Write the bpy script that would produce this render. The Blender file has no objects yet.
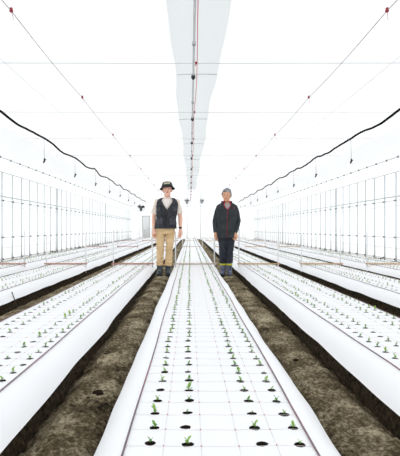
import bpy, math, random
import numpy as np
from mathutils import Vector, Matrix, noise
random.seed(7)
S = bpy.context.scene
C = S.collection

# ------------------------------------------------------------------ camera, sky, exposure
CAM_Z = 0.90
FOC = 450.0                      # focal length in pixels of a 400x456 frame
cam_d = bpy.data.cameras.new('camera')
cam = bpy.data.objects.new('camera', cam_d); C.objects.link(cam)
cam.location = (0, 0, CAM_Z); cam.rotation_euler = (math.pi/2, 0, 0)
cam_d.sensor_fit = 'AUTO'; cam_d.sensor_width = 36.0
cam_d.lens = FOC/456*36.0
cam_d.shift_x = 10/456; cam_d.shift_y = 1/456
cam_d.clip_end = 200; cam_d.clip_start = 0.02
S.camera = cam
w = bpy.data.worlds.new('overcast_sky'); S.world = w; w.use_nodes = True
w.node_tree.nodes['Background'].inputs[0].default_value = (0.965, 0.985, 1.0, 1)
w.node_tree.nodes['Background'].inputs[1].default_value = 1.0
S.view_settings.view_transform = 'Standard'; S.view_settings.look = 'None'
S.view_settings.gamma = 1; S.view_settings.use_curve_mapping = False
S.view_settings.exposure = 0.53

# ------------------------------------------------------------------ materials
def lin(c):
    return tuple((x/12.92 if x <= .04045 else ((x+.055)/1.055)**2.4) for x in [v/255 for v in c])
def mat(name, rgb, rough=.6, metal=0, var=0.0, vscale=8, bump=0.0, bscale=40, rgb2=None, spec=.5, detail=4):
    m = bpy.data.materials.new(name); m.use_nodes = True
    nt = m.node_tree; b = nt.nodes['Principled BSDF']
    c1 = lin(rgb)
    b.inputs['Base Color'].default_value = (*c1, 1)
    b.inputs['Roughness'].default_value = rough; b.inputs['Metallic'].default_value = metal
    b.inputs['Specular IOR Level'].default_value = spec
    tc = nt.nodes.new('ShaderNodeTexCoord')
    if var or rgb2:
        n = nt.nodes.new('ShaderNodeTexNoise'); n.inputs['Scale'].default_value = vscale; n.inputs['Detail'].default_value = detail
        nt.links.new(tc.outputs['Object'], n.inputs['Vector'])
        r = nt.nodes.new('ShaderNodeValToRGB')
        r.color_ramp.elements[0].position = .32; r.color_ramp.elements[1].position = .68
        c2 = lin(rgb2) if rgb2 else tuple(min(1, x*(1+var)) for x in c1)
        c0 = c1 if rgb2 else tuple(x*(1-var) for x in c1)
        r.color_ramp.elements[0].color = (*c0, 1); r.color_ramp.elements[1].color = (*c2, 1)
        nt.links.new(n.outputs['Fac'], r.inputs['Fac']); nt.links.new(r.outputs['Color'], b.inputs['Base Color'])
    if bump:
        n2 = nt.nodes.new('ShaderNodeTexNoise'); n2.inputs['Scale'].default_value = bscale; n2.inputs['Detail'].default_value = 5
        nt.links.new(tc.outputs['Object'], n2.inputs['Vector'])
        bp = nt.nodes.new('ShaderNodeBump'); bp.inputs['Strength'].default_value = bump; bp.inputs['Distance'].default_value = .02
        nt.links.new(n2.outputs['Fac'], bp.inputs['Height']); nt.links.new(bp.outputs['Normal'], b.inputs['Normal'])
    return m
def film_mat(name, trans, refl):
    m = bpy.data.materials.new(name); m.use_nodes = True
    nt = m.node_tree; nt.nodes.remove(nt.nodes['Principled BSDF'])
    out = nt.nodes['Material Output']
    t = nt.nodes.new('ShaderNodeBsdfTranslucent'); t.inputs[0].default_value = (*trans, 1)
    d = nt.nodes.new('ShaderNodeBsdfDiffuse'); d.inputs[0].default_value = (*refl, 1)
    a = nt.nodes.new('ShaderNodeAddShader')
    nt.links.new(t.outputs[0], a.inputs[0]); nt.links.new(d.outputs[0], a.inputs[1])
    nt.links.new(a.outputs[0], out.inputs[0])
    return m
M = {}
M['film'] = film_mat('white_roof_film', (.655, .655, .655), (.22, .22, .22))
M['wallfilm'] = film_mat('white_wall_film', (.76, .76, .76), (.20, .20, .20))
M['ridge'] = film_mat('grey_ridge_film', (.455, .47, .47), (.25, .255, .255))
M['curtain'] = film_mat('curtain_film', (.74, .74, .74), (.21, .21, .21))
M['mulch'] = mat('white_mulch_film', (250, 251, 253), .5, bump=.10, bscale=9, spec=.3)
M['sheet'] = mat('white_ground_sheet', (240, 240, 240), .6, bump=.12, bscale=7, spec=.3)
def soil_mat():
    m = mat('brown_soil', (100, 90, 70), .95, spec=.05)
    nt = m.node_tree; b = nt.nodes['Principled BSDF']; L = nt.links.new
    tc = nt.nodes.new('ShaderNodeTexCoord')
    def nz(sc, det, ro=.6):
        n = nt.nodes.new('ShaderNodeTexNoise'); n.inputs['Scale'].default_value = sc; n.inputs['Detail'].default_value = det; n.inputs['Roughness'].default_value = ro
        L(tc.outputs['Object'], n.inputs['Vector']); return n
    big, fine_ = nz(3.2, 4), nz(46, 8, .72)
    mx = nt.nodes.new('ShaderNodeMath'); mx.operation = 'MULTIPLY_ADD'; mx.inputs[1].default_value = .55
    sb = nt.nodes.new('ShaderNodeMath'); sb.operation = 'MULTIPLY'; sb.inputs[1].default_value = .45
    L(big.outputs['Fac'], sb.inputs[0]); L(fine_.outputs['Fac'], mx.inputs[0]); L(sb.outputs[0], mx.inputs[2])
    r = nt.nodes.new('ShaderNodeValToRGB'); e = r.color_ramp.elements
    e[0].position = .39; e[0].color = (*lin((42, 35, 26)), 1); e[1].position = .62; e[1].color = (*lin((214, 200, 170)), 1)
    q = e.new(.50); q.color = (*lin((122, 109, 85)), 1)
    L(mx.outputs[0], r.inputs['Fac']); L(r.outputs['Color'], b.inputs['Base Color'])
    bp = nt.nodes.new('ShaderNodeBump'); bp.inputs['Strength'].default_value = 1; bp.inputs['Distance'].default_value = .03
    L(fine_.outputs['Fac'], bp.inputs['Height']); L(bp.outputs['Normal'], b.inputs['Normal'])
    return m
M['soil'] = soil_mat()
M['dark_soil'] = mat('dark_brown_soil', (34, 28, 21), .95, rgb2=(80, 69, 53), vscale=36, bump=1, bscale=60, spec=.1)  # darker soil tone for the flanks of the bed cores
M['hole_soil'] = mat('wet_black_soil', (20, 15, 12), .95, rgb2=(40, 31, 25), vscale=90, bump=.8, bscale=110, spec=.05)
M['clod'] = mat('dark_clod', (44, 34, 27), .95, var=.3, vscale=60, bump=.8, bscale=90, spec=.1)
M['galv'] = mat('galvanised_pipe', (204, 211, 212), .55, 0, var=.06, vscale=5)
M['galv_pale'] = mat('pale_galvanised_pipe', (205, 210, 211), .55, 0, var=.05, vscale=5)
M['hoop'] = mat('pale_hoop', (205, 210, 212), .5)
M['clamp'] = mat('dark_clamp', (52, 56, 60), .6, .2)
M['hose'] = mat('black_hose', (8, 8, 10), .9, spec=.1)
M['wire'] = mat('thin_grey_wire', (150, 150, 152), .6)
M['cord'] = mat('thin_grey_cord', (128, 122, 124), .8)
M['palewire'] = mat('pale_wire', (205, 206, 208), .7)
M['red'] = mat('red_clip', (150, 18, 40), .5)
M['pinkcord'] = mat('pink_cord', (214, 120, 128), .8)
M['nozzle'] = mat('dark_nozzle', (45, 47, 50), .5)
M['edgecord'] = mat('edge_cord', (112, 104, 110), .8, rgb2=(150, 112, 120), vscale=3, detail=2)
M['netcord'] = mat('pale_pink_net_cord', (238, 230, 232), .8)
M['knot'] = mat('red_knot', (206, 120, 132), .8)
M['wood'] = mat('pale_weathered_wood', (206, 190, 176), .8, var=.12, vscale=14, bump=.2, bscale=60)
M['wood_red'] = mat('reddish_wood', (176, 128, 112), .8, var=.12, vscale=14, bump=.2, bscale=60)
M['wood_tan'] = mat('tan_wood', (198, 164, 130), .8, var=.12, vscale=14, bump=.2, bscale=60)
M['post'] = mat('white_post', (232, 234, 234), .5)
M['leaf'] = mat('fresh_green_leaf', (104, 156, 56), .5, rgb2=(166, 202, 98), vscale=30)
M['leaf_d'] = mat('mid_green_leaf', (76, 130, 50), .5, rgb2=(126, 176, 76), vscale=30)
M['weed'] = mat('dark_weed_leaf', (44, 74, 42), .7, rgb2=(84, 112, 70), vscale=20)
M['skin1'] = mat('tanned_skin', (240, 190, 166), .55, var=.05, vscale=30)
M['skin2'] = mat('light_brown_skin', (220, 166, 132), .55, var=.05, vscale=30)
M['eyewhite'] = mat('eye_white', (226, 220, 214), .4)
M['iris'] = mat('dark_iris', (30, 22, 18), .3)
M['lip'] = mat('lip', (176, 96, 90), .5)
M['brow'] = mat('eyebrow', (58, 48, 44), .8)
M['teeth'] = mat('teeth', (236, 230, 222), .4)
M['hat'] = mat('black_hat_cloth', (34, 36, 38), .9, var=.15, vscale=60, bump=.2, bscale=200)
M['patch'] = mat('beige_patch', (192, 184, 160), .8)
M['hatband'] = mat('dark_hat_band', (58, 62, 60), .9)
M['hair_dark'] = mat('dark_hair', (30, 27, 26), .7)
M['hair_grey'] = mat('grey_hair', (58, 58, 64), .7, rgb2=(196, 198, 204), vscale=30, bump=.6, bscale=120)
M['vest'] = mat('charcoal_vest_cloth', (52, 54, 60), .85, var=.18, vscale=35, bump=.3, bscale=90)
M['pocket'] = mat('grey_black_pocket_cloth', (66, 68, 74), .85, var=.15, vscale=35)
M['zip'] = mat('dark_zip', (24, 24, 27), .5)
M['khaki'] = mat('khaki_cotton', (206, 174, 128), .9, rgb2=(230, 200, 156), vscale=9, bump=.3, bscale=60)
M['belt'] = mat('dark_belt', (48, 34, 28), .6)
M['boot1'] = mat('dark_teal_rubber', (30, 44, 52), .4, rgb2=(66, 80, 88), vscale=22)
M['sole'] = mat('black_sole', (18, 19, 21), .7)
M['jacket'] = mat('black_softshell', (28, 34, 38), .75, rgb2=(46, 53, 57), vscale=7, bump=.25, bscale=30)
M['redzip'] = mat('red_zip', (150, 22, 54), .6)
M['collar_red'] = mat('red_collar_lining', (182, 20, 64), .7)
M['greyshirt'] = mat('grey_shirt', (168, 164, 160), .85, var=.15, vscale=40)
M['navy'] = mat('navy_trouser_cloth', (30, 33, 43), .85, rgb2=(44, 47, 58), vscale=7, bump=.25, bscale=50)
M['boot2'] = mat('blue_grey_rubber', (32, 36, 56), .4, rgb2=(120, 126, 150), vscale=20)
M['yellow'] = mat('yellow_band', (206, 204, 40), .6)
M['watch'] = mat('black_watch', (20, 20, 22), .35)
M['fanblack'] = mat('black_fan', (24, 25, 27), .5)
M['guard'] = mat('grey_fan_guard', (150, 155, 158), .5)
M['door'] = mat('pale_door', (244, 246, 246), .5)
M['doorpanel'] = mat('grey_door_panel', (226, 230, 231), .5)
M['frame'] = mat('grey_door_frame', (205, 210, 212), .5)
M['peg'] = mat('dark_peg', (70, 62, 56), .7)
# plaid shirt: woven squares, procedural
def plaid():
    m = mat('cream_plaid_shirt', (240, 228, 214), .85)
    nt = m.node_tree; b = nt.nodes['Principled BSDF']
    tc = nt.nodes.new('ShaderNodeTexCoord'); sep = nt.nodes.new('ShaderNodeSeparateXYZ')
    nt.links.new(tc.outputs['Object'], sep.inputs[0])
    acc = None
    for ax in (0, 2):
        mu = nt.nodes.new('ShaderNodeMath'); mu.operation = 'MULTIPLY'; mu.inputs[1].default_value = 26
        fr = nt.nodes.new('ShaderNodeMath'); fr.operation = 'FRACT'
        gt = nt.nodes.new('ShaderNodeMath'); gt.operation = 'GREATER_THAN'; gt.inputs[1].default_value = .68
        nt.links.new(sep.outputs[ax], mu.inputs[0]); nt.links.new(mu.outputs[0], fr.inputs[0]); nt.links.new(fr.outputs[0], gt.inputs[0])
        if acc is None: acc = gt
        else:
            ad = nt.nodes.new('ShaderNodeMath'); ad.operation = 'ADD'
            nt.links.new(acc.outputs[0], ad.inputs[0]); nt.links.new(gt.outputs[0], ad.inputs[1]); acc = ad
    dv = nt.nodes.new('ShaderNodeMath'); dv.operation = 'MULTIPLY'; dv.inputs[1].default_value = .5
    nt.links.new(acc.outputs[0], dv.inputs[0])
    r = nt.nodes.new('ShaderNodeValToRGB')
    r.color_ramp.elements[0].color = (*lin((246, 238, 226)), 1); r.color_ramp.elements[1].color = (*lin((214, 184, 172)), 1)
    nt.links.new(dv.outputs[0], r.inputs[0]); nt.links.new(r.outputs[0], b.inputs['Base Color'])
    return m
M['plaid'] = plaid()
M['whitetee'] = mat('white_undershirt', (240, 232, 226), .85)

# ------------------------------------------------------------------ helpers
class MB:
    """collects shapes that become ONE mesh object"""
    def __init__(s): s.v = []; s.f = []; s.m = []; s.smooth = []
    def add(s, vs, fs, mi=0, sm=True):
        o = len(s.v); s.v += [tuple(v) for v in vs]
        for f in fs: s.f.append(tuple(i+o for i in f)); s.m.append(mi); s.smooth.append(sm)
    def box(s, c, d, rot=None, mi=0):
        x, y, z = [k/2 for k in d]
        vs = [Vector((a, b, e)) for a in (-x, x) for b in (-y, y) for e in (-z, z)]
        if rot is not None: vs = [rot @ v for v in vs]
        vs = [v+Vector(c) for v in vs]
        s.add(vs, [(0, 1, 3, 2), (4, 6, 7, 5), (0, 4, 5, 1), (2, 3, 7, 6), (0, 2, 6, 4), (1, 5, 7, 3)], mi, False)
    def tube(s, path, r, n=6, mi=0, caps=True, flat=1.0):
        P = [Vector(p) for p in path]; k = len(P)
        R = r if isinstance(r, (list, tuple)) else [r]*k
        t0 = (P[1]-P[0]).normalized()
        ref = Vector((0, 0, 1)) if abs(t0.z) < .9 else Vector((1, 0, 0))
        u = t0.cross(ref).normalized()
        vs = []
        for i in range(k):
            t = (P[min(i+1, k-1)]-P[max(i-1, 0)]).normalized()
            u = (u - t*u.dot(t)).normalized(); v = t.cross(u)
            for j in range(n):
                a = 2*math.pi*j/n
                vs.append(P[i]+u*math.cos(a)*R[i]+v*math.sin(a)*R[i]*flat)
        fs = [(i*n+j, i*n+(j+1) % n, (i+1)*n+(j+1) % n, (i+1)*n+j) for i in range(k-1) for j in range(n)]
        if caps: fs += [tuple(range(n))[::-1], tuple((k-1)*n+j for j in range(n))]
        s.add(vs, fs, mi)
    def rings(s, rings, n=20, mi=0, caps=True, p=2.0):
        """rings: (cx, cy, cz, rx, ry) horizontal super-ellipses"""
        vs = []
        for (cx, cy, cz, rx, ry) in rings:
            for j in range(n):
                a = 2*math.pi*j/n; c_, s_ = math.cos(a), math.sin(a)
                vs.append((cx+rx*math.copysign(abs(c_)**(2/p), c_), cy+ry*math.copysign(abs(s_)**(2/p), s_), cz))
        k = len(rings)
        fs = [(i*n+j, i*n+(j+1) % n, (i+1)*n+(j+1) % n, (i+1)*n+j) for i in range(k-1) for j in range(n)]
        if caps: fs += [tuple(range(n))[::-1], tuple((k-1)*n+j for j in range(n))]
        s.add(vs, fs, mi)
    def ball(s, c, r, n=14, mi=0, rot=None):
        rx, ry, rz = r if isinstance(r, (list, tuple)) else (r, r, r)
        vs = []; c = Vector(c); h = n//2
        for i in range(h+1):
            th = math.pi*i/h
            for j in range(n):
                a = 2*math.pi*j/n
                p = Vector((rx*math.sin(th)*math.cos(a), ry*math.sin(th)*math.sin(a), rz*math.cos(th)))
                if rot is not None: p = rot @ p
                vs.append(c+p)
        s.add(vs, [(i*n+j, (i+1)*n+j, (i+1)*n+(j+1) % n, i*n+(j+1) % n) for i in range(h) for j in range(n)], mi)
    def mesh(s, name, mats):
        me = bpy.data.meshes.new(name); me.from_pydata(s.v, [], s.f)
        for m in (mats if isinstance(mats, (list, tuple)) else [mats]): me.materials.append(m)
        me.polygons.foreach_set('material_index', s.m)
        me.polygons.foreach_set('use_smooth', s.smooth); me.update()
        return me
    def build(s, name, mats, parent=None, loc=None):
        o = bpy.data.objects.new(name, s.mesh(name, mats)); C.objects.link(o)
        if parent: o.parent = parent
        if loc: o.location = loc
        return o
def tag(o, label, cat, group=None, kind=None):
    o['label'] = label; o['category'] = cat
    if group: o['group'] = group
    if kind: o['kind'] = kind
    return o
def thing(name, label, cat, loc=(0, 0, 0), group=None, rz=0):
    o = bpy.data.objects.new(name, None); o.empty_display_size = .1; C.objects.link(o)
    o.location = loc; o.rotation_euler = (0, 0, rz)
    return tag(o, label, cat, group)
def struct(o, label, cat):
    return tag(o, label, cat, None, 'structure')
def copy_tree(o, parent=None):
    c = o.copy(); C.objects.link(c)
    if parent: c.parent = parent
    for ch in [x for x in o.children]: copy_tree(ch, c)
    return c
def px(p):
    """where a world point lands in the 400x456 frame"""
    return 190+p[0]*FOC/p[1], 229-(p[2]-CAM_Z)*FOC/p[1]
UNIT = 'zero one two three four five six seven eight nine ten eleven twelve thirteen fourteen fifteen sixteen seventeen eighteen nineteen'.split()
TENS = ['', '', 'twenty', 'thirty', 'forty', 'fifty', 'sixty', 'seventy', 'eighty', 'ninety']
ORD = {'one': 'first', 'two': 'second', 'three': 'third', 'five': 'fifth', 'eight': 'eighth', 'nine': 'ninth', 'twelve': 'twelfth'}
def ordinal(n):
    if n < 20: t = [UNIT[n]]
    elif n < 100: t = [TENS[n//10]]+([UNIT[n % 10]] if n % 10 else [])
    else: return str(n)+'th'
    l = t[-1]
    t[-1] = ORD[l] if l in ORD else (l[:-1]+'ieth' if l.endswith('y') else l+'th')
    return '-'.join(t)

# ------------------------------------------------------------------ layout numbers
XL, XR, Y0, Y1 = -5.3, 5.8, -6.0, 40.0
XC = .25; HALF = 5.55; EAVE = 2.9; RISE = 1.4
def arch(x): return EAVE + RISE*(1-((x-XC)/HALF)**2)
BED_Z = .18
BEDS = [                                  # centre x, words for the bed, wood of its crossbars
    (0.10, 'centre bed', 'wood'),
    (-1.15, 'first bed left of centre', 'wood_red'),
    (1.38, 'first bed right of centre', 'wood_tan'),
    (-2.50, 'second bed left of centre', 'wood_red'),
    (2.64, 'second bed right of centre', 'wood_tan'),
    (-3.73, 'third bed left of centre', 'wood_red'),
    (3.97, 'third bed right of centre', 'wood_tan')]
CELL = .125
def top(x, y):                            # gentle unevenness of a bed's top
    return BED_Z + .004*noise.noise((x*5, y*2.2, 3)) + .002*noise.noise((x*14, y*9, 8))

# ------------------------------------------------------------------ floor
def gap_profile(x):
    """height of the trench floor: a hump between the beds, ditch added along each bed to shade the edges"""
    cs = sorted(b[0] for b in BEDS)
    d = min(abs(x-c) for c in cs)
    for a, b in zip(cs, cs[1:]):
        if a <= x <= b:
            h = (b-a)/2 - .41            # half width of the walkway
            u = abs(x-(a+b)/2)/h
            if u >= 1: return -.085
            return -.085*max(0, (u-.40)/.60)**1.25 + .008
    return -.02 if d > .42 else -.085
xs = []
cs = sorted(b[0] for b in BEDS)
x = XL-.1
def fine(a, b, n): return [a+(b-a)*i/n for i in range(n)]
xs += fine(XL-.1, cs[0]-.42, 12)
for i, c in enumerate(cs):
    xs += fine(c-.42, c+.42, 5)
    if i < len(cs)-1:
        xs += fine(c+.42, cs[i+1]-.42, 34 if abs(c) < 1.2 and abs(cs[i+1]) < 1.6 else 10)
xs += fine(cs[-1]+.42, XR+.1, 12)+[XR+.1]
ys = []; y = Y0
while y < Y1+.1:
    ys.append(y); y += .4 if y < .6 else (.016 if y < 4 else (.035 if y < 7 else (.09 if y < 14 else .4)))
ys.append(Y1+.1)
mb = MB(); vs = []
for y in ys:
    for x in xs:
        z = gap_profile(x)
        if z > -.08:
            z += .014*noise.noise((x*5, y*4, 0)) + .013*noise.noise((x*15, y*12, 5)) + .012*noise.noise((x*36, y*32, 9)) + .030*max(0, noise.noise((x*24, y*22, 20))-.2)
        vs.append((x, y, z))
nx = len(xs)
mb.add(vs, [(j*nx+i, j*nx+i+1, (j+1)*nx+i+1, (j+1)*nx+i) for j in range(len(ys)-1) for i in range(nx-1)])
struct(mb.build('floor', M['soil']), 'brown bare soil floor showing as walkways between the white beds', 'floor')

# ------------------------------------------------------------------ walls, roof film, ridge
def wall_side(name, x, label):
    mb = MB(); t = .02 if x > 0 else -.02
    for zz in ((-.1, EAVE),):
        n = 40
        vs = []
        for i in range(n+1):
            y = Y0+(Y1-Y0)*i/n
            vs += [(x, y, zz[0]), (x, y, zz[1])]
        mb.add(vs, [(2*i, 2*i+2, 2*i+3, 2*i+1) for i in range(n)])
    o = mb.build(name, M['wallfilm']); return struct(o, label, 'wall')
wall_side('wall_left', XL, 'white translucent film side wall on the left')
wall_side('wall_right', XR, 'white translucent film side wall on the right')
def wall_end(name, y, label):
    mb = MB(); n = 40; vs = []
    for i in range(n+1):
        x = XL+(XR-XL)*i/n; vs += [(x, y, -.1), (x, y, arch(x))]
    mb.add(vs, [(2*i, 2*i+2, 2*i+3, 2*i+1) for i in range(n)])
    struct(mb.build(name, M['wallfilm']), label, 'wall')
wall_end('wall_back', Y1, 'white film end wall far behind the two men')
wall_end('wall_front', Y0, 'white film end wall behind the viewer')
GL = lambda y: -.345+.0065*max(0, min(y, 30)-7)+.030*math.sin(y*.8+.6)+.012*math.sin(y*2.1)
GR = lambda y: .575-.004*max(0, min(y, 30)-7)+.034*math.sin(y*.7+2)+.014*math.sin(y*1.9+1)
mb = MB()
yr = [Y0+(Y1-Y0)*i/184 for i in range(185)]
for side in (0, 1):
    vs = []; n = 22
    for y in yr:
        g = GL(y) if side == 0 else GR(y); e = XL if side == 0 else XR
        for i in range(n+1):
            x = e+(g-e)*i/n
            sag = .03*math.sin(math.pi*((y-6.5) % 2.73)/2.73)**2
            vs.append((x, y, arch(x)-sag*min(1, i/3)))
    mb.add(vs, [(j*(n+1)+i, j*(n+1)+i+1, (j+1)*(n+1)+i+1, (j+1)*(n+1)+i) for j in range(len(yr)-1) for i in range(n)])
struct(mb.build('ceiling', M['film']), 'white translucent arched film ceiling with a gap along the ridge', 'ceiling')
mb = MB(); vs = []; n = 10
for y in yr:
    a, b = GL(y)-.012, GR(y)+.012
    for i in range(n+1):
        x = a+(b-a)*i/n; vs.append((x, y, arch(x)+.003+.07*math.sin(math.pi*i/n)))
mb.add(vs, [(j*(n+1)+i, j*(n+1)+i+1, (j+1)*(n+1)+i+1, (j+1)*(n+1)+i) for j in range(len(yr)-1) for i in range(n)])
struct(mb.build('trim_1', M['ridge']), 'pale grey strip of outer film showing along the ridge gap', 'roof strip')

# hoops just above the inner film, seen through the ridge gap
k = 2
for i in range(9):
    y = 9.9-4.04+4.04*i
    if y > Y1: break
    mb = MB(); mb.tube([(x, y, arch(x)+.006) for x in [GL(y)+(GR(y)-GL(y))*j/10 for j in range(11)]], .010, 6)
    struct(mb.build('trim_%d' % k, M['hoop']), 'pale roof hoop curving across the ridge strip, %s from the front' % ordinal(i+1), 'roof hoop'); k += 1
# straight tie cables
TIE_Z = 3.30; ties = [6.5+2.73*i for i in range(-1, 13)]
for i, y in enumerate(ties):
    xa = XC-HALF*math.sqrt(1-(TIE_Z-EAVE)/RISE)+.03; xb = 2*XC-xa
    mb = MB(); mb.tube([(xa, y, TIE_Z), (0, y, TIE_Z-.008), (xb, y, TIE_Z)], .0055, 5)
    struct(mb.build('trim_%d' % k, M['palewire']), 'thin straight tie cable crossing under the roof, %s from the front' % ordinal(i+1), 'tie cable'); k += 1
# eave purlins with clips, valance edges of the wall film
for s_, x in (('left', XL+.10), ('right', XR-.10)):
    mb = MB(); mb.tube([(x, Y0, EAVE-.02), (x, Y1, EAVE-.02)], .016, 6)
    y = 8.0
    while y < Y1:
        mb.box((x, y, EAVE-.02), (.04, .05, .05), mi=1); y += .72
    struct(mb.build('trim_%d' % k, [M['galv'], M['clamp']]), 'grey eave pipe with small dark clips along the %s wall top' % s_, 'pipe'); k += 1
# end wall frame: beam, columns
for (nm, path, r) in (('beam', [(XL, Y1-.06, 2.94), (XR, Y1-.06, 2.94)], .035), ('left column', [(-4.45, Y1-.06, 0), (-4.45, Y1-.06, 2.95)], .03),
                      ('centre left column', [(-.25, Y1-.06, 0), (-.25, Y1-.06, 4.2)], .03), ('centre right column', [(.95, Y1-.06, 0), (.95, Y1-.06, 4.2)], .03),
                      ('right column', [(4.70, Y1-.06, 0), (4.70, Y1-.06, 2.95)], .03)):
    mb = MB(); mb.tube(path, r, 6)
    struct(mb.build('trim_%d' % k, M['galv_pale']), 'pale steel %s of the far end wall' % nm, 'frame'); k += 1
# door in the end wall
d = bpy.data.objects.new('door_1', None); C.objects.link(d); d.location = (-3.9, Y1-.07, 0)
struct(d, 'pale grey framed door in the far end wall left of the men', 'door')
mb = MB(); mb.box((0, 0, 1.05), (.62, .04, 1.9)); mb.build('door_leaf', M['door'], d)
mb = MB(); mb.box((0, -.03, .5), (.5, .02, .75)); mb.build('door_panel', M['doorpanel'], d)
mb = MB()
for dx in (-.34, .34): mb.box((dx, -.01, 1.02), (.07, .07, 2.04))
mb.box((0, -.01, 2.05), (.75, .07, .09)); mb.build('door_frame', M['frame'], d)
mb = MB(); mb.tube([(.22, -.03, 1.02), (.22, -.09, 1.02), (.12, -.09, 1.02)], .012, 6); mb.build('door_handle', M['clamp'], d)

# ------------------------------------------------------------------ pipe frames of the side walls
def side_frame(x, s, label):
    t = thing('wall_pipe_frame', label, 'pipe frame', (x, 8, 0), 'pipe frames along the side walls')
    n = int((Y1-.1-8)/.72)
    rest = MB(); cl_n = 0
    main = (13, 27, 41)
    for i in range(n+1):
        yy = .15+.72*i
        mb = MB(); mb.tube([(0, yy, -.05), (0, yy, 2.46)], .019, 7)
        if i in main:
            mb.tube([(0, yy+.16, -.05), (0, yy+.16, 2.46)], .022, 8, mi=1); 
        p = mb.build('post', [M['galv'], M['galv_pale']], t)
        for z in (1.69, .667, .06):
            if cl_n < 99:
                c = MB(); c.box((s*.025, yy, z), (.05, .05, .04)); c.build('clamp', M['clamp'], p); cl_n += 1
            else: rest.box((s*.025, yy, z), (.05, .05, .04))
    if rest.v:
        o = rest.build('clamp', M['clamp'], t); o['kind'] = 'stuff'
    for z, r, m in ((2.47, .014, 'galv_pale'), (1.80, .02, 'galv'), (1.69, .012, 'galv'), (1.54, .008, 'galv_pale'), (.667, .012, 'galv'), (.375, .009, 'galv_pale'), (.06, .012, 'galv')):
        mb = MB(); mb.tube([(s*.03, 0, z), (s*.03, Y1-8.1, z)], r, 6); mb.build('rail', M[m], t)
    return t
side_frame(XL+.09, 1, 'grey galvanised pipe frame along the left white wall')
side_frame(XR-.09, -1, 'grey galvanised pipe frame along the right white wall')

# gathered side curtains under the eaves
for s_, x, sg in (('left', XL, 1), ('right', XR, -1)):
    mb = MB(); vs = []; n = 220; m_ = 9
    for i in range(n+1):
        y = Y0+.3+(Y1-Y0-.6)*i/n
        sag = .10+.05*math.sin(y*2*math.pi/3.24+x)+.06*noise.noise((y*.9, x, 4))
        for j in range(m_):
            u = j/(m_-1); xx = x+sg*(.17+.75*u)
            z0 = EAVE+.05+(arch(x+sg*.92)-.015-EAVE-.05)*u
            vs.append((xx, y, z0-sag*math.sin(math.pi*u)**1.3+.012*noise.noise((y*4, u*3, x))))
    mb.add(vs, [(i*m_+j, i*m_+j+1, (i+1)*m_+j+1, (i+1)*m_+j) for i in range(n) for j in range(m_-1)])
    tag(mb.build('gathered_curtain', M['curtain']), 'long white film curtain gathered in a soft fold under the %s eave' % s_, 'curtain', 'gathered curtains under the eaves')

# ------------------------------------------------------------------ overhead cords, hoses, pipe
clips = [4.91+3.24*i for i in range(11)]
for s_, x in (('left', -1.95), ('right', 2.15)):
    t = thing('overhead_cord', 'thin grey cord with red clips hanging under the roof, %s of the ridge' % s_, 'cord', (x, 0, TIE_Z), 'overhead cords with red clips')
    P = []
    for i in range(240):
        y = -2+41.9*i/239
        P.append((0, y, -.02-.03*math.sin(math.pi*((y-clips[0]) % 3.24)/3.24)))
    mb = MB(); mb.tube(P, .0045, 5); mb.build('cord_line', M['cord'], t)
    for y in clips:
        mb = MB(); mb.ball((0, y, -.02), (.023, .023, .019), 8); mb.box((.0, y, .004), (.024, .024, .02)); mb.tube([(0, y, -.02), (.02, y+.02, -.11)], .0025, 4)
        mb.build('clip', M['red'], t)
for s_, x in (('left', -2.7), ('right', 2.95)):
    mb = MB(); mb.tube([(x, -2, 3.33), (x, 12, 3.32), (x, 39.9, 3.33)], .004, 5)
    tag(mb.build('guide_wire', M['palewire']), 'faint pale guide wire under the roof between %s cord and hose' % s_, 'wire', 'pale guide wires')

hooks = [11.87+3.24*i for i in range(-4, 9)]
for s_, x, sg in (('left', -3.86, -1), ('right', 4.22, 1)):
    P = []
    for i in range(420):
        y = -1.5+41.3*i/419
        ph = ((y-hooks[0]) % 3.24)/3.24
        z = 3.30-.09*math.sin(math.pi*ph)**2*(.5+.5*noise.noise((y*.3, x, 2))+.4)+.045*noise.noise((y*.9, x, 7))+.02*noise.noise((y*2.3, x, 1))
        P.append((x+.05*noise.noise((y*.7, x, 3)), y, z))
    def hose_at(y): return min(P, key=lambda p: abs(p[1]-y))
    mb = MB(); mb.tube(P, .026, 8)
    tag(mb.build('water_hose', M['hose']), 'wavy black water hose hung under the %s side of the roof' % s_, 'hose', 'black hoses under the roof')
    n_ = 0
    for y in hooks:
        if y < 5: continue
        p = hose_at(y)
        seen = 0 < px((p[0], y, p[2]-.6))[0] < 400 and y > 0
        if not seen and y < 8: continue
        if seen: n_ += 1
        t = thing('hanging_sprinkler', 'small dark sprinkler head on a thin drop tube, %s along the %s hose' % (ordinal(n_) if seen else 'frontmost', s_), 'sprinkler', (p[0], y, p[2]), 'sprinklers hanging from the hoses')
        mb = MB(); mb.tube([(0, 0, -.01), (.004, 0, -.3), (.01, 0, -.54)], .006, 5); mb.build('drop_tube', M['wire'], t)
        mb = MB(); mb.tube([(.01, 0, -.53), (.01, 0, -.60)], [.018, .026], 8); mb.tube([(.012, 0, -.60), (-.02, 0, -.66)], [.03, .014], 8); mb.box((.035, 0, -.57), (.045, .02, .025))
        mb.build('sprinkler_head', M['nozzle'], t)

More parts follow.
